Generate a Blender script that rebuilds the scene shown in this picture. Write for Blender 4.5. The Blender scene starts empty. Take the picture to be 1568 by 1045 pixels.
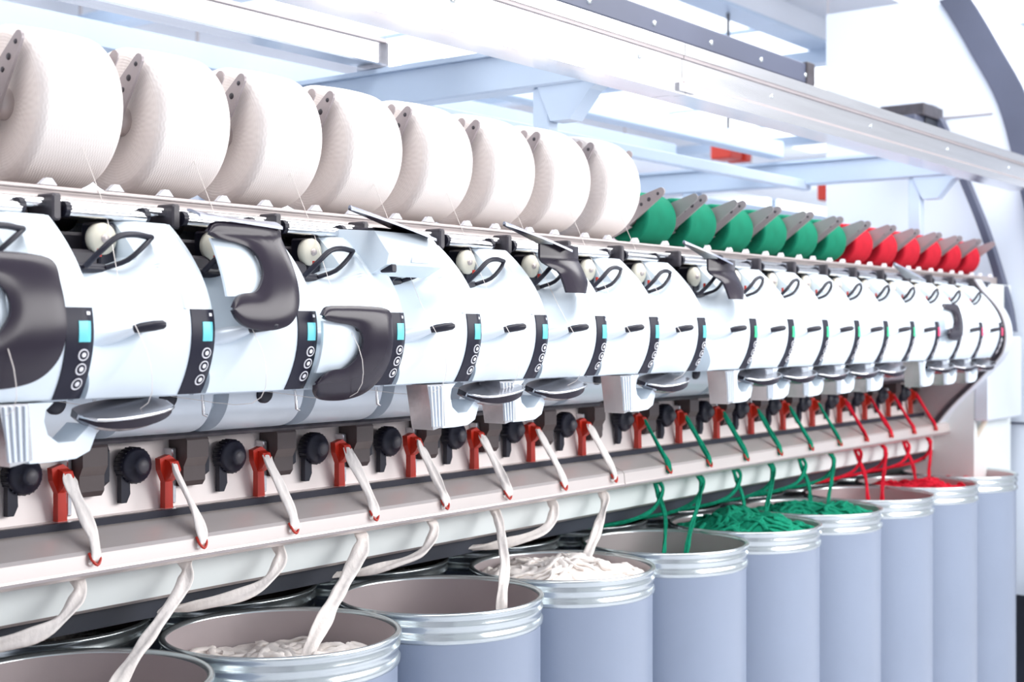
import bpy, math, random
from mathutils import Vector, Matrix, noise
random.seed(7)
HC=1.6
scene=bpy.context.scene
# ------------------------------------------------------------ materials
def mat(name,col,rough=.5,metal=0,emit=None,es=0,bump=None,var=0,coat=0,spec=.5,alpha=1,bs=.1,stretch=(1,1,1)):
    m=bpy.data.materials.new(name); m.use_nodes=True
    nt=m.node_tree; b=nt.nodes['Principled BSDF']
    b.inputs['Base Color'].default_value=(*col,1)
    b.inputs['Roughness'].default_value=rough
    b.inputs['Metallic'].default_value=metal
    b.inputs['Coat Weight'].default_value=coat
    b.inputs['Specular IOR Level'].default_value=spec
    b.inputs['Alpha'].default_value=alpha
    if emit:
        b.inputs['Emission Color'].default_value=(*emit,1); b.inputs['Emission Strength'].default_value=es
    if bump or var:
        tc=nt.nodes.new('ShaderNodeTexCoord'); mp=nt.nodes.new('ShaderNodeMapping')
        mp.inputs['Scale'].default_value=stretch
        nt.links.new(tc.outputs['Object'],mp.inputs['Vector'])
        n=nt.nodes.new('ShaderNodeTexNoise'); n.inputs['Scale'].default_value=bump or 6; n.inputs['Detail'].default_value=4
        nt.links.new(mp.outputs['Vector'],n.inputs['Vector'])
        if var:
            r=nt.nodes.new('ShaderNodeValToRGB')
            r.color_ramp.elements[0].position=.3; r.color_ramp.elements[1].position=.7
            r.color_ramp.elements[0].color=(*[max(0,c*(1-var)) for c in col],1)
            r.color_ramp.elements[1].color=(*[min(1,c*(1+var)) for c in col],1)
            nt.links.new(n.outputs['Fac'],r.inputs['Fac']); nt.links.new(r.outputs['Color'],b.inputs['Base Color'])
        if bump:
            bp=nt.nodes.new('ShaderNodeBump'); bp.inputs['Strength'].default_value=bs; bp.inputs['Distance'].default_value=.004
            nt.links.new(n.outputs['Fac'],bp.inputs['Height']); nt.links.new(bp.outputs['Normal'],b.inputs['Normal'])
    return m
M={}
M['white']=mat('cover_white_plastic',(.70,.79,.87),.30,coat=.15,bump=3,bs=.02)
M['white2']=mat('housing_white_metal',(.66,.72,.79),.28,metal=.12,var=.04,bump=4,bs=.02)
M['black']=mat('black_plastic',(.014,.014,.026),.38,bump=60,bs=.05,spec=.35)
M['char']=mat('charcoal_parts',(.045,.04,.05),.45,var=.3,bump=30)
M['brown']=mat('dark_brown_plastic',(.075,.055,.055),.35,bump=40)
M['panel']=mat('panel_black',(.010,.010,.024),.4,bump=80,bs=.02,spec=.25)
M['disp_b']=mat('display_teal',(.12,.50,.58),.3,emit=(.1,.6,.7),es=.22,var=.1)
M['disp_g']=mat('display_green',(.05,.5,.25),.3,emit=(.03,.6,.25),es=.35,var=.1)
M['disp_r']=mat('display_red',(.7,.05,.15),.3,emit=(.8,.03,.12),es=.35,var=.1)
M['btn']=mat('button_white',(.8,.8,.85),.4,bump=50,bs=.02)
M['chrome']=mat('chrome',(.8,.8,.82),.12,metal=1,bump=5,bs=.02)
M['chrome2']=mat('satin_tray_metal',(.42,.41,.44),.2,metal=.9,bump=5,bs=.02)
M['alu']=mat('brushed_aluminium',(.72,.72,.75),.2,metal=.9,bump=8,bs=.06,var=.05,stretch=(.3,6,6))
M['steel']=mat('trough_steel',(.70,.635,.615),.26,metal=.35,var=.04,bump=5,bs=.03,stretch=(.3,3,3))
M['steelL']=mat('under_panel',(.72,.77,.77),.45,var=.04,bump=5,bs=.03)
M['beige']=mat('beige_metal',(.84,.76,.74),.4,metal=.05,var=.05,bump=6,bs=.03)
M['guide']=mat('guide_metal_warm',(.52,.46,.45),.35,metal=.4,var=.05,bump=6,bs=.03)
M['arm']=mat('cradle_arm_grey',(.38,.34,.35),.4,metal=.3,var=.05,bump=12,bs=.03)
M['blue']=mat('pale_blue_paint',(.44,.54,.68),.4,var=.05,bump=3,bs=.02)
M['dblue']=mat('slate_paint',(.065,.075,.12),.45,var=.1,bump=3,bs=.03)
M['navy']=mat('dark_underframe',(.015,.02,.035),.6,var=.3,bump=4)
M['smoke']=mat('smoked_plastic',(.018,.013,.024),.24,bump=3,bs=.02,spec=.35)
M['smokeL']=mat('translucent_wing_sheen',(.26,.29,.38),.15,coat=.4,bump=3,bs=.02)  # pale tone carries the light reflected off the smoked wing tops
M['red']=mat('red_plastic',(.52,.025,.01),.35,bump=20,bs=.03)
M['can']=mat('can_blue_grey_paint',(.30,.355,.465),.33,var=.04,bump=2.5,bs=.05,metal=.1)
M['canin']=mat('can_inner',(.48,.42,.43),.4,metal=.3,var=.08,bump=4)
M['rim']=mat('can_rim_galvanised',(.58,.63,.65),.2,metal=.85,var=.06,bump=10,bs=.04)
M['cream']=mat('cream_disc',(.66,.63,.53),.5,bump=20,bs=.03)
M['sliverW']=mat('sliver_cotton',(.92,.86,.82),.9,bump=90,bs=.5,var=.05,spec=.1,stretch=(1,1,.3))
M['sliverG']=mat('sliver_green',(.008,.24,.14),.85,bump=120,bs=.6,var=.25,spec=.1)
M['sliverR']=mat('sliver_red',(.60,.015,.035),.85,bump=120,bs=.6,var=.2,spec=.1)
M['floor']=mat('floor_epoxy',(.60,.61,.65),.3,var=.05,bump=1.5,bs=.02)
M['wall']=mat('wall_paint',(.86,.89,.94),.8,var=.02,bump=2,bs=.02)
M['light_block']=mat('light_block_grey',(.50,.50,.53),.8,var=.03,bump=2,bs=.02)  # dull grey for the unseen wall that cuts light from the left
M['ceil']=mat('ceiling_paint',(.82,.84,.89),.8,var=.02,bump=2,bs=.02)
M['cab']=mat('cabinet_white_paint',(.66,.72,.82),.4,var=.02,bump=2,bs=.02)
M['glow']=mat('window_glass_daylight',(.9,.95,1),.3,emit=(.95,.97,1),es=1.6,var=.02)
M['lamp']=mat('lamp_tube',(1,1,1),.3,emit=(1,.98,.95),es=4,var=.01)
M['pinkw']=mat('pale_pink_panel',(.82,.68,.70),.6,var=.04,bump=3)
def yarn(name,col,dark):
    m=bpy.data.materials.new(name); m.use_nodes=True; nt=m.node_tree; b=nt.nodes['Principled BSDF']
    b.inputs['Roughness'].default_value=.8; b.inputs['Specular IOR Level'].default_value=.2
    tc=nt.nodes.new('ShaderNodeTexCoord'); sx=nt.nodes.new('ShaderNodeSeparateXYZ'); nt.links.new(tc.outputs['Object'],sx.inputs[0])
    def math_(op,a,bv):
        n=nt.nodes.new('ShaderNodeMath'); n.operation=op
        for i,q in enumerate((a,bv)):
            if q is None: continue
            if isinstance(q,(int,float)): n.inputs[i].default_value=q
            else: nt.links.new(q,n.inputs[i])
        return n.outputs[0]
    ang=math_('ARCTAN2',sx.outputs['Z'],sx.outputs['Y'])
    n=nt.nodes.new('ShaderNodeTexNoise'); n.inputs['Scale'].default_value=18; nt.links.new(tc.outputs['Object'],n.inputs['Vector'])
    wob=math_('MULTIPLY',n.outputs['Fac'],9)
    u=math_('ADD',math_('MULTIPLY',sx.outputs['X'],1300),wob); v=math_('MULTIPLY',ang,46)
    s1=math_('SINE',math_('ADD',u,v),None); s2=math_('SINE',math_('SUBTRACT',u,v),None)
    cb=nt.nodes.new('ShaderNodeCombineXYZ'); nt.links.new(sx.outputs['Y'],cb.inputs['Y']); nt.links.new(sx.outputs['Z'],cb.inputs['Z'])
    ln=nt.nodes.new('ShaderNodeVectorMath'); ln.operation='LENGTH'; nt.links.new(cb.outputs[0],ln.inputs[0])
    rs=math_('SINE',math_('ADD',math_('MULTIPLY',ln.outputs['Value'],1200),wob),None)
    h=math_('MULTIPLY',math_('ADD',math_('ADD',s1,s2),rs),n.outputs['Fac'])
    bp=nt.nodes.new('ShaderNodeBump'); bp.inputs['Strength'].default_value=.38; bp.inputs['Distance'].default_value=.0006
    nt.links.new(h,bp.inputs['Height']); nt.links.new(bp.outputs['Normal'],b.inputs['Normal'])
    r=nt.nodes.new('ShaderNodeValToRGB'); r.color_ramp.elements[0].color=(*dark,1); r.color_ramp.elements[1].color=(*col,1)
    r.color_ramp.elements[0].position=.25; r.color_ramp.elements[1].position=.6
    nt.links.new(n.outputs['Fac'],r.inputs['Fac']); nt.links.new(r.outputs['Color'],b.inputs['Base Color'])
    return m
M['yarnW']=yarn('yarn_ecru',(.90,.84,.81),(.87,.80,.77))
M['yarnG']=yarn('yarn_green',(.005,.22,.125),(.004,.18,.10))
M['yarnR']=yarn('yarn_red',(.55,.012,.03),(.45,.01,.025))

# ------------------------------------------------------------ mesh builder
class MB:
    def __init__(s): s.v=[];s.f=[];s.m=[];s.s=[];s.mats=[]
    def mi(s,k):
        if k not in s.mats: s.mats.append(k)
        return s.mats.index(k)
    def add(s,vs,fs,k,sm=False):
        o=len(s.v); i=s.mi(k); s.v+= [tuple(v) for v in vs]
        for f in fs: s.f.append([o+a for a in f]); s.m.append(i); s.s.append(sm)
    def box(s,x0,x1,y0,y1,z0,z1,k,b=0):
        if b<=0:
            vs=[(x,y,z) for x in(x0,x1) for y in(y0,y1) for z in(z0,z1)]
            s.add(vs,[(0,1,3,2),(4,6,7,5),(0,4,5,1),(2,3,7,6),(0,2,6,4),(1,5,7,3)],k); return
        pts=[(x0+b,z0),(x1-b,z0),(x1,z0+b),(x1,z1-b),(x1-b,z1),(x0+b,z1),(x0,z1-b),(x0,z0+b)]
        cx_,cz=(x0+x1)/2,(z0+z1)/2
        def ring(y,ins):
            return [(x+(b if x<cx_ else -b)*ins, y, z+(b if z<cz else -b)*ins) for x,z in pts]
        R=[ring(y0,.9),ring(y0+b,0),ring(y1-b,0),ring(y1,.9)]
        vs=sum(R,[]); fs=[]
        for r in range(3):
            for i in range(8):
                j=(i+1)%8; fs.append((r*8+i,r*8+j,(r+1)*8+j,(r+1)*8+i))
        fs.append(tuple(range(7,-1,-1))); fs.append(tuple(range(24,32)))
        s.add(vs,fs,k)
    def prism(s,poly,plane,a0,a1,k,sm=False):
        def P(p,a):
            if plane=='yz': return (a,p[0],p[1])
            if plane=='xz': return (p[0],a,p[1])
            return (p[0],p[1],a)
        n=len(poly)
        A=[P(p,a0) for p in poly]; B=[P(p,a1) for p in poly]
        s.add(A+B,[(i,(i+1)%n,n+(i+1)%n,n+i) for i in range(n)],k,sm)
        s.add(A,[tuple(range(n-1,-1,-1))],k); s.add(B,[tuple(range(n))],k)
    def band(s,A,B,x0,x1,k,sm=True):
        for x in (x0,x1): s.grid([[(x,y,z) for y,z in A],[(x,y,z) for y,z in B]],k,False)
        for L in (A,B): s.grid([[(x0,y,z) for y,z in L],[(x1,y,z) for y,z in L]],k,sm)
        for i in (0,-1): s.add([(x0,*A[i]),(x1,*A[i]),(x1,*B[i]),(x0,*B[i])],[(0,1,2,3)],k)
    def sheet(s,R,d,k,k2=None,sm=True):
        f=d if callable(d) else (lambda p: (p[0]+d[0],p[1]+d[1],p[2]+d[2]))
        R2=[[f(p) for p in r] for r in R]
        s.grid(R,k,sm); s.grid(R2,k2 or k,sm)
        for q in(0,-1): s.grid([[r[q] for r in R],[r[q] for r in R2]],k,sm)
        for q in(0,-1): s.grid([R[q],R2[q]],k,sm)
    def tube(s,path,r,k,n=10,flat=1,sm=True,cap=True):
        P=[Vector(p) for p in path]; rs=r if isinstance(r,(list,tuple)) else [r]*len(P)
        t=(P[1]-P[0]).normalized(); up=Vector((0,0,1)) if abs(t.z)<.9 else Vector((1,0,0))
        nn=t.cross(up).normalized(); vs=[];fs=[]
        for i,p in enumerate(P):
            tt=(P[min(i+1,len(P)-1)]-P[max(i-1,0)])
            tt=tt.normalized() if tt.length>1e-9 else t
            nn=(nn-tt*nn.dot(tt)); nn=nn.normalized() if nn.length>1e-6 else tt.orthogonal().normalized()
            bb=tt.cross(nn)
            for j in range(n):
                a=2*math.pi*j/n; vs.append(p+nn*math.cos(a)*rs[i]+bb*math.sin(a)*rs[i]*flat)
        for i in range(len(P)-1):
            for j in range(n):
                fs.append((i*n+j,i*n+(j+1)%n,(i+1)*n+(j+1)%n,(i+1)*n+j))
        s.add(vs,fs,k,sm)
        if cap:
            s.add(vs[:n],[tuple(range(n-1,-1,-1))],k); s.add(vs[-n:],[tuple(range(n))],k)
    def ribbon(s,path,w,k,dirv=Vector((1,0,0)),th=.0022,seed=0):
        P=[Vector(p) for p in path]; n=14; vs=[];fs=[]
        for i,p in enumerate(P):
            t=(P[min(i+1,len(P)-1)]-P[max(i-1,0)]).normalized()
            a=(dirv-t*dirv.dot(t)).normalized(); b=t.cross(a)
            tw=1.1*noise.noise(Vector((i*.09,seed,0)))
            a,b=a*math.cos(tw)+b*math.sin(tw), b*math.cos(tw)-a*math.sin(tw)
            ww=w*(1+.35*noise.noise(Vector((i*.17,seed,5))))
            for j in range(n):
                q=2*math.pi*j/n; c=math.cos(q); d=math.sin(q)
                fold=.35*math.cos(c*5+i*.12)*th
                vs.append(p+a*c*ww+b*(d*th*(1+.3*math.cos(4*q+i*.3))+fold+c*c*ww*.25))
        for i in range(len(P)-1):
            for j in range(n): fs.append((i*n+j,i*n+(j+1)%n,(i+1)*n+(j+1)%n,(i+1)*n+j))
        s.add(vs,fs,k,True); s.add(vs[:n],[tuple(range(n-1,-1,-1))],k); s.add(vs[-n:],[tuple(range(n))],k)
    def lathe(s,prof,o,axis,k,n=40,sm=True):
        vs=[];fs=[]
        for r,h in prof:
            for j in range(n):
                a=2*math.pi*j/n; c,d=r*math.cos(a),r*math.sin(a)
                v={'x':(h,c,d),'y':(c,h,d),'z':(c,d,h)}[axis]
                vs.append((o[0]+v[0],o[1]+v[1],o[2]+v[2]))
        for i in range(len(prof)-1):
            for j in range(n): fs.append((i*n+j,i*n+(j+1)%n,(i+1)*n+(j+1)%n,(i+1)*n+j))
        s.add(vs,fs,k,sm)
    def grid(s,rows,k,sm=True):
        n=len(rows[0]); vs=sum([list(r) for r in rows],[])
        s.add(vs,[(i*n+j,i*n+j+1,(i+1)*n+j+1,(i+1)*n+j) for i in range(len(rows)-1) for j in range(n-1)],k,sm)
    def mesh(s,name):
        me=bpy.data.meshes.new(name); me.from_pydata(s.v,[],s.f)
        for k in s.mats: me.materials.append(M[k])
        me.polygons.foreach_set('material_index',s.m); me.polygons.foreach_set('use_smooth',s.s)
        me.update()
        import bmesh
        bm=bmesh.new(); bm.from_mesh(me); bmesh.ops.recalc_face_normals(bm,faces=bm.faces); bm.to_mesh(me); bm.free()
        return me
def obj(name,me,loc=(0,0,HC),parent=None):
    if isinstance(me,MB): me=me.mesh(name+'_mesh')
    o=bpy.data.objects.new(name,me); scene.collection.objects.link(o)
    o.location=loc
    if parent: o.parent=parent
    return o
def empty(name,loc=(0,0,HC)):
    e=bpy.data.objects.new(name,None); e.empty_display_size=.05; scene.collection.objects.link(e); e.location=loc; return e
def bez(pts,n=24):
    P=[Vector(p) for p in pts]; P=[P[0]*2-P[1]]+P+[P[-1]*2-P[-2]]; out=[]
    seg=len(P)-3
    for i in range(seg):
        a,b,c,d=P[i:i+4]
        m=max(2,n//seg)
        for j in range(m):
            t=j/m
            out.append(.5*((2*b)+(c-a)*t+(2*a-5*b+4*c-d)*t*t+(3*b-a-3*c+d)*t**3))
    out.append(P[-2]); return out
def cx(n): return 1.127+.23*n+(.05 if n>=9 else 0)
def kind(n): return 'W' if n<=8 else ('G' if n<=14 else 'R')
def covY(z): return .003+3.5*z*z
def sst(a,b,x):
    t=max(0,min(1,(x-a)/(b-a))); return t*t*(3-2*t)

# ------------------------------------------------------------ spinning unit
def unit_mesh(kd):
    b=MB()
    rows=[];NZ=52;NX=48
    zt=.178; zb=-.10
    def xl(z):
        return -.112+ (.126)*sst(.080,.118,z)
    for i in range(NZ+1):
        z=zb+(zt-zb)*i/NZ; row=[]
        for j in range(NX+1):
            x=xl(z)+(.112-xl(z))*j/NX
            xc=.035-.60*max(0,.12-z)
            d=max(0,xc-x)
            rec=1.7*d*sst(-.10,.02,z)
            rec=.062*(1-math.exp(-rec/.062)) if rec>0 else 0
            y=covY(z)+rec
            y+= .008*sst(.095,.112,x)
            row.append((x,y,z))
        rows.append(row)
    b.grid(rows,'white')
    def skirt(pts,yb):
        b.grid([pts,[(p[0],max(p[1]+.01,yb),p[2]) for p in pts]],'white',False)
    skirt([r[-1] for r in rows],.16); skirt([r[0] for r in rows],.16)
    skirt(rows[0],.24); skirt(rows[-1],.17)
    b.box(-.110,.110,.07,.24,-.104,-.098,'white2')
    def onf(x,z,o): return (x,covY(z)-o+.008*sst(.095,.112,x),z)
    R=[]
    for i in range(20):
        z=.174-.137*i/19
        R.append([onf(.046+.012*j/3,z,-.0005 if j in(0,3) else .0035) for j in range(4)])
    b.grid(R,'white',False)
    def strip(x0f,x1f,za,zb2,off,k,nz=10):
        R=[]
        for i in range(nz+1):
            z=za+(zb2-za)*i/nz
            R.append([onf(x0f(z)+(x1f(z)-x0f(z))*j/6,z,off) for j in range(7)])
        b.grid(R,k)
        e=[r[0] for r in R]; b.grid([e,[(p[0],p[1]+off,p[2]) for p in e]],k,False)
        e=[r[-1] for r in R]; b.grid([e,[(p[0],p[1]+off,p[2]) for p in e]],k,False)
        for e in(R[0],R[-1]): b.grid([e,[(p[0],p[1]+off+.001,p[2]) for p in e]],k,False)
    strip(lambda z:.060,lambda z:.1125,.036,-.0998,.0022,'panel',16)
    dk={'W':'disp_b','G':'disp_g','R':'disp_r'}[kd]
    strip(lambda z:.081,lambda z:.104,.016,-.015,.0034,dk,4)
    for zc in (-.034,-.055,-.077):
        for r0,k,o in((.0088,'btn',.0036),(.0068,'panel',.0042),(.0036,'btn',.0048)):
            n=20; c=onf(.091,zc,o)
            slope=7*zc
            pts=[(c[0]+r0*math.cos(2*math.pi*i/n),c[1]+slope*r0*math.sin(2*math.pi*i/n),c[2]+r0*math.sin(2*math.pi*i/n)) for i in range(n)]
            b.add(pts+[(p[0],p[1]+.003,p[2]) for p in pts],[tuple(range(n))]+[(i,(i+1)%n,n+(i+1)%n,n+i) for i in range(n)],k)
    strip(lambda z:.096,lambda z:.105,.030,.025,.0032,'btn',2)
    b.box(-.110,.110,.175,.40,-.05,.16,'char',.006)
    b.box(-.1,-.02,.13,.18,.075,.13,'char',.006)
    b.box(-.02,.012,.13,.18,.09,.175,'black',.004)
    b.lathe([(0,-.010),(.021,-.010),(.0255,-.006),(.0255,.006),(.022,.008),(0,.008)],(-.014,.134,.148),'y','cream',28)
    b.lathe([(0,-.014),(.006,-.014),(.007,-.010)],(-.014,.134,.148),'y','guide',14)
    p=bez([(-.085,.075,.10),(-.07,.055,.125),(-.045,.05,.146),(-.01,.055,.152),(.035,.07,.150)],16)
    b.tube(p,[.0050]*len(p),'black',8)
    p=bez([(.035,.07,.150),(.012,.06,.135),(-.015,.065,.112),(-.04,.085,.10)],10)
    b.tube(p,.0042,'black',8)
    b.tube([(-.095,.085,.098),(-.04,.092,.098)],.008,'black',10)
    b.tube([(-.060,.075,.116),(-.060,.075,.128)],.0035,'red',8)
    # feeler lever : white cone, black tip
    b.tube([(-.092,.066,-.016),(-.080,.046,-.010),(-.062,.022,-.002),(-.048,.006,.004)],[.020,.017,.012,.007],'white2',14)
    b.tube([(-.056,.012,.002),(-.042,-.002,.006),(-.026,-.012,.009),(-.013,-.019,.011),(-.009,-.021,.011)],[.004,.0075,.0080,.0070,.004],'black',12)
    # lower rounded housing
    prof=[tuple(v)[:2] for v in bez([(.275,-.03,0),(.264,-.06,0),(.260,-.095,0),(.262,-.125,0),(.272,-.152,0),(.292,-.174,0),(.318,-.186,0),(.345,-.190,0)],28)]
    prof=[(.40,-.03)]+prof+[(.40,-.190)]
    b.prism(prof,'yz',-.098,.094,'white2',True)
    prof2=[(.40,-.03),(.31,-.03),(.30,-.10),(.305,-.14),(.33,-.165),(.40,-.17)]
    b.prism(prof2,'yz',.094,.132,'white',False)
    b.lathe([(0,-.004),(.0165,-.004),(.019,0),(.019,.01)],(-.011,.258,-.118),'y','black',24)
    b.tube([(.05,.24,-.11),(.05,.235,-.15),(.056,.232,-.152)],.003,'chrome',6)
    # feed group
    kx=-.004
    b.lathe([(0,-.046),(.012,-.046),(.017,-.042),(.018,-.034),(.028,-.032),(.0325,-.026),(.0325,-.002),(.027,.004),(.015,.006),(.015,.03)],(kx,.382,-.245),'y','black',36)
    for i in range(24):
        a=2*math.pi*i/24
        b.tube([(kx+.0325*math.cos(a),.357,-.245+.0325*math.sin(a)),(kx+.0325*math.cos(a),.379,-.245+.0325*math.sin(a))],.0016,'black',5)
    b.lathe([(0,0),(.010,0),(.012,.002)],(kx,.334,-.245),'y','char',16)
    b.lathe([(0,.0),(.038,0),(.040,.003),(.040,.01)],(kx+.008,.396,-.260),'y','alu',28)
    b.prism([(-.034,-.262),(-.016,-.260),(-.014,-.296),(-.022,-.312),(-.034,-.312)],'xz',.362,.374,'black')
    b.prism([(.046,-.236),(.068,-.230),(.080,-.238),(.082,-.258),(.074,-.272),(.077,-.330),(.058,-.330),(.058,-.280),(.048,-.258)],'xz',.354,.368,'red')
    b.prism([(.354,-.238),(.340,-.242),(.332,-.258),(.340,-.270),(.354,-.280)],'yz',.058,.078,'red')
    b.prism([(.395,-.192),(.352,-.192),(.342,-.205),(.342,-.238),(.352,-.255),(.352,-.283),(.36,-.293),(.395,-.293)],'yz',.100,.152,'brown')
    b.prism([(.395,-.20),(.372,-.20),(.364,-.215),(.364,-.27),(.395,-.29)],'yz',.152,.172,'black')
    b.box(.088,.098,.37,.40,-.325,-.22,'alu',.002)
    b.prism([(.39,-.19),(.345,-.19),(.341,-.195),(.345,-.201),(.39,-.201)],'yz',-.105,.125,'char')
    return b.mesh('spinning_unit_body_'+kd)
UM={k:unit_mesh(k) for k in 'WGR'}

def hY(z,gap): 
    z=max(-.14,min(z,.16)); return (.003+2.0*z*z if z>0 else covY(z))-gap
def handle_mesh(z0,h,x0,w,gap,top=False):
    b=MB()
    outer=[(-.10,.90),(.0,.985),(.25,1.0),(.55,1.0),(.85,.985),(.97,.93),(.985,.78),(1.0,.60),(1.0,.40),(.95,.20),(.82,.06),(.62,.0),(.38,-.01),(.16,.02),(.03,.09),(-.03,.17)]
    inner=[(-.08,.87),(.0,.84),(.15,.815),(.30,.80),(.42,.77),(.50,.71),(.53,.62),(.52,.53),(.47,.45),(.40,.38),(.33,.345),(.26,.335),(.18,.33),(.10,.31),(.04,.27),(-.02,.20)]
    O=bez([(x,z,0) for x,z in outer],75); I=bez([(x,z,0) for x,z in inner],75)
    F=[]
    for o,i in zip(O,I):
        r=[]
        for j in range(8):
            q=j/7; u=o.lerp(i,q); x=x0+u.x*w; z=z0-h+u.y*h
            dome=.005*(1-(2*q-1)**4)
            r.append((x,hY(z,gap)-dome,z))
        F.append(r)
    b.sheet(F,(0,.006,0),'smoke')
    R=[]
    for i in range(11):
        v=i/10; z=z0-h+h*(.30+.54*v); R.append([(x0+w*(.0+.54*j/8),hY(z,gap*.45)-.004*math.sin(math.pi*j/8),z) for j in range(9)])
    b.sheet(R,(0,.006,0),'white')
    if top:
        R=[]
        for i in range(17):
            t=i/16; x=x0-.035+(w+.03)*t; y1=hY(z0,gap); wd=.012+.045*math.sin(math.pi*min(1,.15+.75*t))
            R.append([(x,y1-.006+wd*j/5,z0+.008-.010*t+.010*math.sin(j/5*1.6)) for j in range(6)])
        b.sheet(R,(0,0,-.005),'smokeL','smoke')
    return b.mesh('smoked_handle')
def wing_mesh():
    b=MB(); R=[]
    for i in range(21):
        t=i/20; x=-.245+.215*t
        wd=.004+.030*t**.7
        zc=.226-.034*t-.008*t*t; R.append([(x,.03+.01*t-wd+2*wd*j/7,zc+.25*(j/7-.5)*wd+.004*(1-(j/7*2-1)**2)) for j in range(8)])
    b.sheet(R,(0,.0,-.005),'smokeL','smoke')
    return b.mesh('smoked_wing')
def flap_mesh():
    b=MB(); R=[]
    for i in range(19):
        t=i/18; z=.190-.105*t; wl=-.115+.05*sst(.35,.6,t); wr=.030-.03*max(0,t-.75)*3
        R.append([(wl+(wr-wl)*j/10,hY(z,.022)-.008*(1-(j/5-1)**2),z) for j in range(11)])
    b.sheet(R,(0,.006,0),'smoke')
    return b.mesh('smoked_flap')
def whitebox_mesh():
    b=MB()
    b.prism([(.13,.195),(.035,.188),(-.002,.145),(.004,.124),(.05,.105),(.13,.12)],'yz',-.175,-.015,'white')
    b.box(-.16,-.03,.05,.12,.191,.196,'smoke',.002)
    b.box(-.11,-.06,-.001,.006,.130,.146,'white2',.001)
    b.box(-.165,-.15,.0,.03,.11,.125,'black',.002)
    return b.mesh('raised_flap')
def bracket_mesh():
    b=MB()
    b.prism([(-.03,-.103),(.018,-.103),(.024,-.185),(-.012,-.192)],'xz',.03,.085,'alu')
    for i in range(4):
        b.prism([(-.024+i*.011,-.106),(-.020+i*.011,-.106),(-.012+i*.009,-.185),(-.016+i*.009,-.185)],'xz',.026,.031,'white2')
    outer=[(.018,-.103),(.016,-.125),(.018,-.150),(.022,-.190),(.06,-.190),(.10,-.188),(.124,-.178),(.136,-.152)]
    inner=[(.062,-.103),(.049,-.114),(.046,-.130),(.052,-.150),(.070,-.163),(.098,-.162),(.112,-.150),(.126,-.138)]
    for y in(.035,.095): b.grid([[(x,y,z) for x,z in outer],[(x,y,z) for x,z in inner]],'white',False)
    for L in(outer,inner): b.grid([[(x,.035,z) for x,z in L],[(x,.095,z) for x,z in L]],'white',True)
    b.add([(outer[-1][0],.035,outer[-1][1]),(outer[-1][0],.095,outer[-1][1]),(inner[-1][0],.095,inner[-1][1]),(inner[-1][0],.035,inner[-1][1])],[(0,1,2,3)],'white')
    R=[];R2=[]
    for i in range(17):
        t=i/16; x=.112+.160*t; wd=.046*math.sqrt(max(0,1-(2*t-1)**2))**.6+.002
        R.append([(x,.045-wd+2*wd*j/8,-.124+.016*t+.42*(j/8-.5)*wd) for j in range(9)])
        R2.append([(p[0],p[1]+.004,p[2]-.007-.026*math.sin(math.pi*t)**.6*math.sin(math.pi*(.15+.7*j/8))) for j,p in enumerate(R[-1])])
    b.grid(R,'chrome2'); b.grid(R2,'chrome2')
    for q in(0,-1): b.grid([[r[q] for r in R],[r[q] for r in R2]],'smoke')
    for q in(0,-1): b.grid([R[q],R2[q]],'chrome')
    e=[(r[0][0],r[0][1]-.001,r[0][2]-.002) for r in R]; b.tube(e,.0025,'chrome',6)
    return b.mesh('piecing_bracket')
BR=bracket_mesh(); WG=wing_mesh(); WB=whitebox_mesh(); FL=flap_mesh()
units={}
for n in range(-3,19):
    e=empty('spinning_unit',(cx(n),0,HC)); units[n]=e
    obj('unit_body',UM[kind(n)],(0,0,0),e)
def child(n,name,me): obj(name,me,(0,0,0),units[n])
child(0,'smoked_handle',handle_mesh(.112,.19,-.14,.185,.024))
child(2,'smoked_handle',handle_mesh(.182,.178,-.100,.150,.024,True))
child(3,'smoked_handle',handle_mesh(.046,.168,-.120,.165,.026))
child(16,'smoked_handle',handle_mesh(.10,.13,-.09,.15,.02))
for n in (6,9): child(n,'smoked_flap',FL)
for n in (4,6,9,15): child(n,'smoked_wing',WG)
child(4,'raised_flap',WB)
for n in (0,4,5,7,9,10,11,12,13,15,16,17): child(n,'piecing_bracket',BR)

# ------------------------------------------------------------ yarn packages with cradle arms
RS=.071
def pack_mesh(kd):
    b=MB(); R=.13 if kd=='W' else RS
    k='yarn'+kd; h=.078
    eL,eR=(.018,.016) if kd=='W' else (.012,.012)
    def arc(hs,r0,e,n=9):
        return [(r0-e+e*math.sin(math.pi/2*i/n), hs*(h-e*.8+e*.8*math.cos(math.pi/2*i/n))) for i in range(n+1)]
    left=arc(-1,R-.001,eL); right=arc(1,R,eR)[::-1]
    L=[(.027,-h+.014),(R*.5,-h+.006),(left[0][0]-.006,-h+.0008)]
    b.lathe(L+left+[(R+.0012,-.02),(R+.0018,.01),(R+.0015,.04)]+right,(0,0,0),'x',k,80)
    b.lathe([(.026,h-.016),(R*.5,h-.009),(right[-1][0],h)],(0,0,0),'x',k,80)
    b.lathe([(.0,-h-.010),(.020,-h-.010),(.026,-h-.004),(.027,-h+.016),(.027,h-.016),(.026,h+.004),(.020,h+.008),(0,h+.008)],(0,0,0),'x','guide',28)
    return b.mesh('yarn_'+kd)
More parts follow.
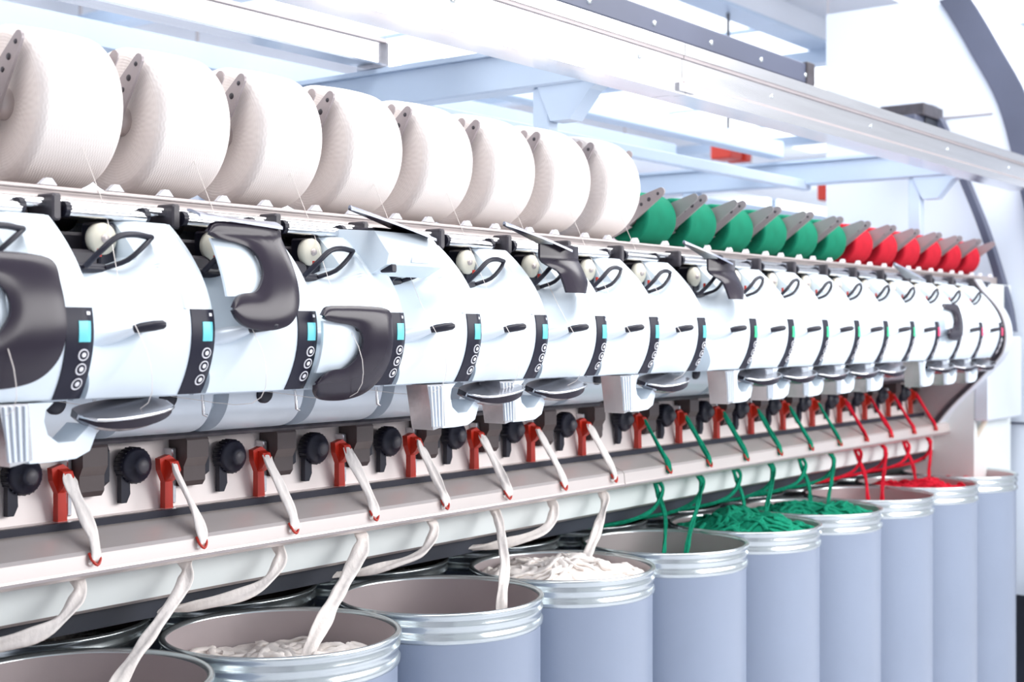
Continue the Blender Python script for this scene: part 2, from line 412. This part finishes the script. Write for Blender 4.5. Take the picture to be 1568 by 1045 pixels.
def arm_mesh(kd):
    b=MB(); big=kd!='W'
    a=Vector((0,0)); t=Vector((-.084,.094)); 
    if big: t=Vector((-.120,.060))
    d=t.normalized(); nn=Vector((-d.y,d.x)); rt=.011 if not big else .012; ra=.032 if not big else .034
    pts=[]
    for i in range(9):
        an=math.pi*i/8 - math.pi/2
        pts.append(t+ d*math.cos(an)*rt + nn*math.sin(an)*rt)
    for i in range(9):
        an=math.pi*i/8+math.pi/2
        pts.append(a+ d*math.cos(an)*ra + nn*math.sin(an)*ra)
    b.prism([(p.x,p.y) for p in pts],'yz',-.0945,-.0895,'arm')
    b.prism([(-.02,-.02),(.03,.01),(.13,-.10),(.10,-.13)] if not big else [(-.03,-.03),(.04,.01),(.10,-.06),(.06,-.07)],'yz',-.0945,-.0905,'arm')
    for q,r in((.93,.0035),(.70,.005),(.5,.004),(0,.012)):
        c=t*q; b.lathe([(0,-.0015),(r,-.0015),(r+.001,.0),(r+.001,.002)],(-.0945,c.x,c.y),'x','char' if q else 'alu',14)
    b.prism([(p.x*.98,p.y*.98) for p in pts],'yz',.0875,.090,'arm')
    return b.mesh('cradle_arm')
PM={k:pack_mesh(k) for k in 'WGR'}; AM={'W':arm_mesh('W'),'G':arm_mesh('G')}; AM['R']=AM['G']
for n in range(-3,21):
    kd=kind(n); R=.13 if kd=='W' else RS
    e=empty('yarn_package',(cx(n)-.015,.30,HC+.241+R))
    o=obj('wound_yarn',PM[kd],(0,0,0),e)
    obj('cradle_arm',AM[kd],(0,0,0),e)

# ------------------------------------------------------------ machine frame
fr=empty('spinning_machine_frame',(0,0,HC))
X0,X1=.1,5.62
def fpart(name,b): obj(name,b,(0,0,0),fr)
b=MB(); tp=[(.40,-.33),(.338,-.33),(.333,-.343),(.268,-.371),(.262,-.377),(.259,-.402),(.256,-.410),(.262,-.416),(.275,-.413),(.33,-.421),(.335,-.427),(.335,-.487),(.345,-.494),(.40,-.494)]
b.prism(tp,'yz',X0,3.085,'steel'); b.prism(tp,'yz',3.088,X1,'steel')
b.box(X0,X1,.326,.3375,-.341,-.328,'black')
b.box(X0,X1,.254,.258,-.4095,-.4055,'arm')
b.box(X0,X1,.328,.336,-.485,-.430,'steelL')
fpart('sliver_trough',b)
b=MB(); b.prism([(.44,-.18),(.405,-.18),(.372,-.335),(.44,-.335)],'yz',X0,X1,'beige'); fpart('feed_panel',b)
b=MB(); b.box(X0,6.0,.40,1.0,-.19,.215,'white2'); b.box(X0,6.0,.42,.95,-.50,-.19,'steelL')
b.prism([(.20,.205),(.40,.228),(.60,.228),(.60,.20),(.22,.19)],'yz',X0,6.0,'guide'); fpart('central_body',b)
b=MB()
for k in range(-3,21):
    c=cx(k)
    b.lathe([(0,-.09),(.03,-.09),(.032,-.085),(.032,.06),(.03,.065),(0,.065)],(c,.335,.205),'x','char',24)
    for dx in(-.078,.050):
        b.prism([(c+dx-.016,.232),(c+dx+.016,.232),(c+dx+.006,.243),(c+dx-.004,.243)],'xz',.180,.19,'btn')
    b.prism([(.155,.185),(.20,.175),(.21,.212),(.165,.205)],'yz',c-.1,c-.086,'char')
b.box(X0,6.0,.19,.215,.205,.232,'guide')
fpart('winding_drums',b)
b=MB()
b.tube([(X0,.150,.200),(5.7,.150,.200)],.0085,'chrome',14)
b.tube([(X0,.165,.225),(5.7,.165,.225)],.004,'guide',10)
for k in range(-3,20):
    c=cx(k)
    b.tube([(c-.075,.135,.188),(c+.070,.135,.188)],.0095,'chrome',14)
    for dx in(-.1,-.078,.072): b.tube([(c+dx-.005,.138,.191),(c+dx+.005,.138,.191)],.0130,'black',14)
    b.box(c-.108,c-.092,.125,.17,.172,.214,'char',.003)
fpart('traverse_rods',b)
b=MB(); b.box(X0,X1+.3,.93,.97,-1.45,-.50,'navy')
for i in range(8):
    x=.4+i*.75; b.box(x,x+.05,.88,.93,-1.6,-.5,'dblue',.004)
b.box(X0,X1,.36,.92,-.53,-.498,'navy'); fpart('underframe',b)
b=MB()
cc=[tuple(v)[:2] for v in bez([(.13,.21,0),(.10,.165,0),(.05,.11,0),(.02,.06,0),(.006,.0,0),(.012,-.06,0),(.034,-.105,0),(.12,-.20,0),(.22,-.30,0),(.30,-.40,0)],36)]
bk=[(.45,z) for y,z in cc]
b.band(cc,bk,5.445,5.475,'arm'); b.band(cc,bk,5.478,5.55,'white2')
b.band([(y-.003,z) for y,z in cc],[(y+.02,z) for y,z in cc],5.440,5.450,'char')
b.box(5.55,6.02,.16,1.0,-1.1,.2,'steelL')
b.box(5.55,5.98,.10,.16,-.36,-.02,'white2',.006); b.tube([(5.60,.13,-.2),(5.60,.13,-.36),(5.60,.2,-.48)],.012,'cream',8)
fpart('end_casing',b)
b=MB()
cv=[tuple(v)[:2] for v in bez([(.47,1.0,0),(.40,.86,0),(.33,.68,0),(.25,.48,0),(.19,.30,0),(.14,.12,0),(.12,0,0)],30)]
b.band(cv,[(y+.035,z+.01) for y,z in cv],5.93,5.99,'dblue')
b.box(5.75,5.98,.44,.64,.93,.985,'char',.004); b.box(5.8,5.95,.45,.5,.83,.93,'navy',.004); b.box(5.7,5.9,.46,.60,.90,.93,'dblue',.004)
fpart('end_fascia_rail',b)

# ------------------------------------------------------------ slivers
for n in range(-1,19):
    c=cx(n); kd=kind(n); k='sliver'+kd; hx=c+.060
    e=empty('sliver_strand',(0,0,HC))
    up=bez([(hx+.008,.340,-.250),(hx+.004,.326,-.266),(hx+.010,.308,-.300),(hx+.012,.282,-.342),(hx+.006,.262,-.368),(hx+.004,.256,-.384),(hx,.262,-.390)],30)
    b=MB(); b.ribbon(up,.0115 if kd=='W' else .008,k,th=.0045,seed=n*3.3); obj('feed_sliver',b,(0,0,0),e)
    hb=MB(); hb.tube(bez([(hx-.006,.260,-.374),(hx-.005,.252,-.386),(hx+.003,.249,-.394),(hx+.011,.252,-.385),(hx+.012,.260,-.372)],12),.0026,'red',8)
    obj('red_hook',hb,(0,0,0),e)
    j=n%2
    if n==6: lo=[(hx-.01,.30,-.412),(hx-.03,.26,-.44),(hx-.11,.18,-.52),(hx-.19,.125,-.59),(hx-.21,.115,-.68)]
    elif j==0:
        fxc=1.34+.46*((n-2)//2)+(.05 if n>=10 else 0)
        lo=[(hx-.005,.30,-.412),(hx-.02,.27,-.445),(hx-.09,.245,-.50),(hx-.17,.22,-.555),(fxc+.06,.19,-.61),(fxc+.02,.18,-.68)]
    else:
        lo=[(hx-.005,.30,-.412),(hx-.02,.27,-.445),(hx-.09,.26,-.49),(hx-.20,.33,-.515),(hx-.33,.48,-.535),(hx-.42,.6,-.60)]
    if n>=9 and j==1: lo=[(hx-.005,.30,-.412),(hx-.01,.285,-.45),(hx-.03,.25,-.51),(hx-.08,.22,-.56),(hx-.12,.2,-.60),(hx-.14,.2,-.65)]
    wv={'W':.012,'G':.007,'R':.007}[kd]
    b=MB(); b.ribbon(bez(lo,60),wv if n!=4 else .015,k,dirv=Vector((.8,-.6,0)),th=.0055 if kd=='W' else .004,seed=n*1.7)
    if kd!='W':
        b.ribbon(bez([(hx+.006,.30,-.412),(hx-.0,.275,-.445),(hx-.07,.28,-.50),(hx-.16,.36,-.53),(hx-.28,.50,-.545),(hx-.36,.60,-.60)],50),.006,k,dirv=Vector((.8,-.6,0)),th=.004,seed=n*2.1)
    obj('can_sliver',b,(0,0,0),e)
yt=MB()
for n in range(-1,9):
    c=cx(n)
    yt.tube(bez([(c-.01,.19,.30),(c+.0,.14,.19),(c-.052,.03,.06),(c-.045,-.03,-.05),(c-.02,.03,-.12),(c-.011,.25,-.115)],20),.0006,'sliverW',5)
fpart('yarn_threads',yt)

# ------------------------------------------------------------ cans
def can_mesh():
    b=MB(); R=.218; H=1.035
    out=[(R-.004,.0),(R,.01),(R,H-.062),(R+.002,H-.060)]
    b.lathe(out,(0,0,0),'z','can',96)
    rim=[(R+.001,H-.062),(R+.005,H-.058),(R+.006,H-.050),(R+.002,H-.044),(R+.001,H-.034),(R+.005,H-.030),(R+.006,H-.022),(R+.002,H-.016),(R+.004,H-.010),(R+.008,H-.006),(R+.008,H-.001),(R+.003,H+.002),(R-.003,H),(R-.005,H-.006)]
    b.lathe(rim,(0,0,0),'z','rim',96)
    b.lathe([(R-.005,H-.006),(R-.006,H-.06),(R-.006,.03),(0,.03)],(0,0,0),'z','canin',96)
    b.lathe([(0,0),(R-.004,0)],(0,0,0),'z','can',72)
    return b.mesh('can_shell')
CM=can_mesh()
def fill_mesh(kd,level,heap,seed):
    b=MB(); R=.208; k='sliver'+kd; rows=[]
    def top(x,y):
        r=math.hypot(x,y); v=Vector((x,y,0))
        return level+heap*(1-(r/R)**2)+.022*noise.noise(v*12+Vector((seed,0,0)))+.008*noise.noise(v*40+Vector((seed,3,0)))
    for i in range(30):
        r=R*i/29+.0005; row=[]
        for j in range(97):
            a=2*math.pi*j/96; x,y=r*math.cos(a),r*math.sin(a); row.append((x,y,top(x,y)))
        rows.append(row)
    b.grid(rows,k)
    rnd=random.Random(seed)
    for q in range(26):
        a0=rnd.random()*6.28; cr=.045+rnd.random()*.07; ox=math.cos(a0)*(R-cr-.012); oy=math.sin(a0)*(R-cr-.012); P=[]
        s0=rnd.random()*6; ln=2.5+rnd.random()*3
        for i in range(36):
            a=s0+i/35*ln; w=1+.15*noise.noise(Vector((i*.2,q,seed))); x=ox+cr*w*math.cos(a); y=oy+cr*w*math.sin(a)
            rr=math.hypot(x,y)
            if rr>R-.012: x*= (R-.012)/rr; y*=(R-.012)/rr
            P.append((x,y,top(x,y)+.003))
        b.tube(P,.0085,k,8,flat=.5)
    return b.mesh('sliver_coils_'+kd)
def can(x,y,fill=None):
    e=empty('sliver_can',(x,y,0)); obj('can_shell',CM,(0,0,0),e)
    if fill: obj('sliver_coils',fill_mesh(*fill),(0,0,0),e)
fr_f={0:('W',.80,.02,1),1:('W',.965,.01,2),2:('W',.72,.02,3),3:('W',1.0,.04,4),4:('G',.93,.01,5),5:('G',1.01,.05,6),6:('G',1.005,.03,7),7:('R',.95,.02,8),8:('R',1.0,.03,9),9:('R',.98,.02,10)}
for k in range(0,10):
    can(1.34+.46*k+(.02 if k>=4 else 0),.205,fr_f[k])
bf=['W','W','W','W','G','G','G','R','R','R']
for k in range(0,10):
    can(1.11+.46*k+(.02 if k>=4 else 0),.665,(bf[k],.97 if k%2 else .9,.02,20+k))

# ------------------------------------------------------------ overhead structure
oh=empty('overhead_rail_gantry',(0,0,HC))
def opart(n,b): obj(n,b,(0,0,0),oh)
b=MB()
for xa,xb in((.1,3.0),(3.003,5.92)):
    b.box(xa,xb,.036,.13,.598,.718,'alu')
    b.box(xa,xb,.026,.06,.594,.622,'alu'); b.box(xa,xb,.026,.06,.694,.724,'alu'); b.box(xa,xb,.030,.037,.622,.630,'arm'); b.box(xa,xb,.030,.037,.686,.694,'arm')
b.box(2.96,3.04,.018,.026,.60,.62,'alu')
for i in range(8): b.lathe([(0,-.003),(.006,-.003),(.007,0)],(.7+i*.7,.036,.66),'y','rim',10)
opart('robot_rail',b)
b=MB(); b.box(.1,4.64,.45,.56,.90,.975,'dblue',.006); b.box(4.60,4.66,.44,.57,.895,.98,'char',.004)
for i in range(5): b.lathe([(0,-.004),(.008,-.004),(.009,0)],(3.2+i*.35,.45,.93),'y','rim',10)
opart('dark_cable_duct',b)
b=MB(); b.box(.1,2.83,.86,.94,.735,.80,'alu',.005); b.box(2.83,5.35,.90,.97,.74,.81,'blue',.005); b.box(.1,2.83,.85,.96,.796,.806,'arm'); b.box(.1,5.9,1.75,1.82,.85,.93,'blue',.005)
b.box(2.9,5.4,.80,.84,.60,.64,'blue',.004); b.box(2.79,2.85,.84,.96,.725,.80,'alu',.004)
opart('long_beams',b)
for X,zz in((.35,.62),(2.83,.62),(5.38,.62)):
    b=MB()
    b.box(X-.035,X+.035,.14,2.6,zz,zz+.095,'blue',.005); b.box(X-.05,X+.05,.14,2.6,zz+.092,zz+.104,'blue')
    for p in ([(.131,zz),(.34,zz),(.30,zz-.09),(.24,zz-.09),(.18,zz-.02)],): b.prism(p,'yz',X-.028,X+.028,'blue')
    b.box(X-.022,X+.022,.31,.36,.23,zz,'blue',.004)
    b.box(X-.03,X+.03,1.33,1.40,-1.6,zz,'blue',.004)
    b.box(X-.03,X+.03,2.5,2.57,-1.6,zz,'blue',.004)
    opart('cross_beam',b)
# ------------------------------------------------------------ end cabinet
b=MB()
ol=[(.36,1.5),(.30,1.40),(.22,1.25),(.10,1.01),(.02,.7),(-.05,.35),(-.08,0),(-.08,-.4),(-.04,-1.14)]
ol2=[tuple(v)[:2] for v in bez([(y,z,0) for y,z in ol],40)]
b.band(ol2,[(1.03,z) for y,z in ol2],6.06,8.0,'cab')
b.band(ol2,[(y+.12,z-.02) for y,z in ol2],6.035,6.0605,'dblue')
b.box(6.052,6.0605,.25,1.02,.955,.960,'arm'); b.box(6.05,6.0605,.08,1.02,-.40,-.392,'dblue')
b.box(6.06,8.0,.0,1.03,-1.6,-1.14,'navy')
obj('machine_end_cabinet',b)

# ------------------------------------------------------------ hall
def shell(name,bx,k):
    b=MB(); b.box(*bx,k); return obj(name,b,(0,0,0))
shell('floor',(-5,17,-6,9.2,-.1,0),'floor')
shell('wall_back',(-5,17,9,9.2,0,3.9),'wall')
shell('wall_right',(16.8,17,-6,9,0,3.9),'wall')
shell('light_block_left',(-2.2,-2.0,-6,9,0,3.9),'light_block')  # unseen, added behind the camera to block light from the left
shell('ceiling',(-5,17,-1,9.2,3.9,4.0),'ceil')
for i in range(5):
    x=-1.8+3.6*i; b=MB()
    b.box(x,x+2.8,8.95,9.0,1.3,3.5,'glow')
    for q in range(4): b.box(x-.03+q*.93,x+.03+q*.93,8.90,9.0,1.3,3.5,'blue')
    b.box(x-.05,x+2.85,8.9,9.0,1.22,1.32,'blue'); b.box(x-.05,x+2.85,8.9,9.0,3.48,3.56,'blue'); b.box(x,x+2.8,8.92,9.0,2.4,2.45,'blue')
    obj('window_%d'%(i+1),b,(0,0,0))
for i in range(3):
    y=-3.2+3.9*i; b=MB()
    b.box(16.75,16.8,y,y+3.0,1.3,3.4,'glow'); 
    for q in range(4): b.box(16.7,16.8,y-.03+q*1.0,y+.03+q*1.0,1.3,3.4,'blue')
    obj('window_%d'%(i+6),b,(0,0,0))
for i in range(4):
    b=MB(); y=1.0+1.95*i
    b.box(-1.5,16.2,y,y+.9,3.885,3.9,'glow')
    for q in range(12): b.box(-1.2+q*1.5,-1.15+q*1.5,y,y+.9,3.86,3.9,'blue')
    obj('rooflight',b,(0,0,0))
for i in range(5):
    b=MB(); y=.6+1.95*i
    b.box(-1.9,16.5,y,y+.12,3.72,3.9,'ceil'); b.box(-1.9,16.5,y-.05,y+.17,3.70,3.72,'blue')
    obj('ceiling_beam',b,(0,0,0))
for i in range(4):
    b=MB(); x=1.5+4*i
    b.box(x,x+.16,-.8,8.9,3.60,3.70,'blue'); obj('ceiling_joist',b,(0,0,0))
for i in range(5):
    for j in range(2):
        b=MB(); x=3.2+2.9*i; y=3.6+2.6*j
        b.prism([(y-.12,3.42),(y+.12,3.42),(y+.05,3.5),(y-.05,3.5)],'yz',x-.7,x+.7,'ceil')
        b.box(x-.68,x+.68,y-.08,y+.08,3.405,3.42,'lamp'); b.tube([(x-.5,y,3.5),(x-.5,y,3.9)],.01,'guide',6); b.tube([(x+.5,y,3.5),(x+.5,y,3.9)],.01,'guide',6)
        obj('ceiling_light',b,(0,0,0))
for x,y in((4.5,6.5),(9.5,6.5),(13,3)):
    b=MB(); b.box(x,x+.25,y,y+.25,0,3.9,'wall',.01); obj('hall_column',b,(0,0,0))
b=MB(); b.tube([(-1.9,5.2,3.2),(16.5,5.2,3.2)],.12,'wall',20); obj('air_duct',b,(0,0,0))
b=MB(); b.box(9.2,12.5,3.4,4.4,0,2.55,'pinkw',.02); b.box(9.1,12.6,3.38,4.42,2.55,2.62,'blue',.01); b.box(9.6,9.66,3.36,3.4,0,2.5,'blue'); b.box(10.9,10.96,3.36,3.4,0,2.5,'blue'); obj('control_cabinet',b,(0,0,0))
b=MB(); b.box(7.95,8.12,2.55,2.7,2.73,2.90,'red',.01); b.box(8.17,8.25,2.55,2.7,2.73,2.90,'red',.01); b.tube([(8.05,2.62,2.9),(8.05,2.62,3.9)],.012,'char',6); b.tube([(8.1,2.62,2.82),(8.2,2.62,2.82)],.03,'char',8); obj('red_alarm_box',b,(0,0,0))
b=MB(); b.box(8.35,8.47,2.03,2.13,2.46,2.57,'red',.008); b.tube([(8.41,2.08,2.57),(8.41,2.08,3.9)],.005,'guide',6); obj('red_pull_switch',b,(0,0,0))

# ------------------------------------------------------------ light
w=bpy.data.worlds.new('World'); scene.world=w; w.use_nodes=True
w.node_tree.nodes['Background'].inputs[0].default_value=(.87,.92,1,1); w.node_tree.nodes['Background'].inputs[1].default_value=.76
def area(name,loc,rot,sx,sy,e,col):
    l=bpy.data.lights.new(name,'AREA'); l.shape='RECTANGLE'; l.size=sx; l.size_y=sy; l.energy=e; l.color=col
    o=bpy.data.objects.new(name,l); o.location=loc; o.rotation_euler=rot; scene.collection.objects.link(o)
area('top_fill_light',(3.0,-.3,3.6),(0,0,0),7,1.4,190,(1,.98,.95))  # added fill with no fixture, replaces top light the ceiling blocks
area('front_fill_light',(4.4,-3.4,2.6),(math.radians(74),0,math.radians(28)),4.5,1.6,185,(1,.98,.97))  # invented frontal fill that lifts trough, panels and covers
area('hall_fill_light',(6,3.8,3.35),(0,0,0),9,3,95,(1,1,1))  # extra fill added to brighten the hall behind the machine

# ------------------------------------------------------------ camera
cam=bpy.data.cameras.new('camera'); co=bpy.data.objects.new('camera',cam); scene.collection.objects.link(co)
cam.sensor_width=36; cam.lens=48.2; cam.shift_y=-.009
co.location=(0,-1.709,HC)
yaw=math.radians(37.23)
co.rotation_euler=(math.radians(90),0,yaw-math.pi/2)
cam.dof.use_dof=True; cam.dof.focus_distance=2.7; cam.dof.aperture_fstop=4.5
cam.clip_start=.05
scene.camera=co
scene.view_settings.view_transform='Standard'
scene.view_settings.exposure=0.06
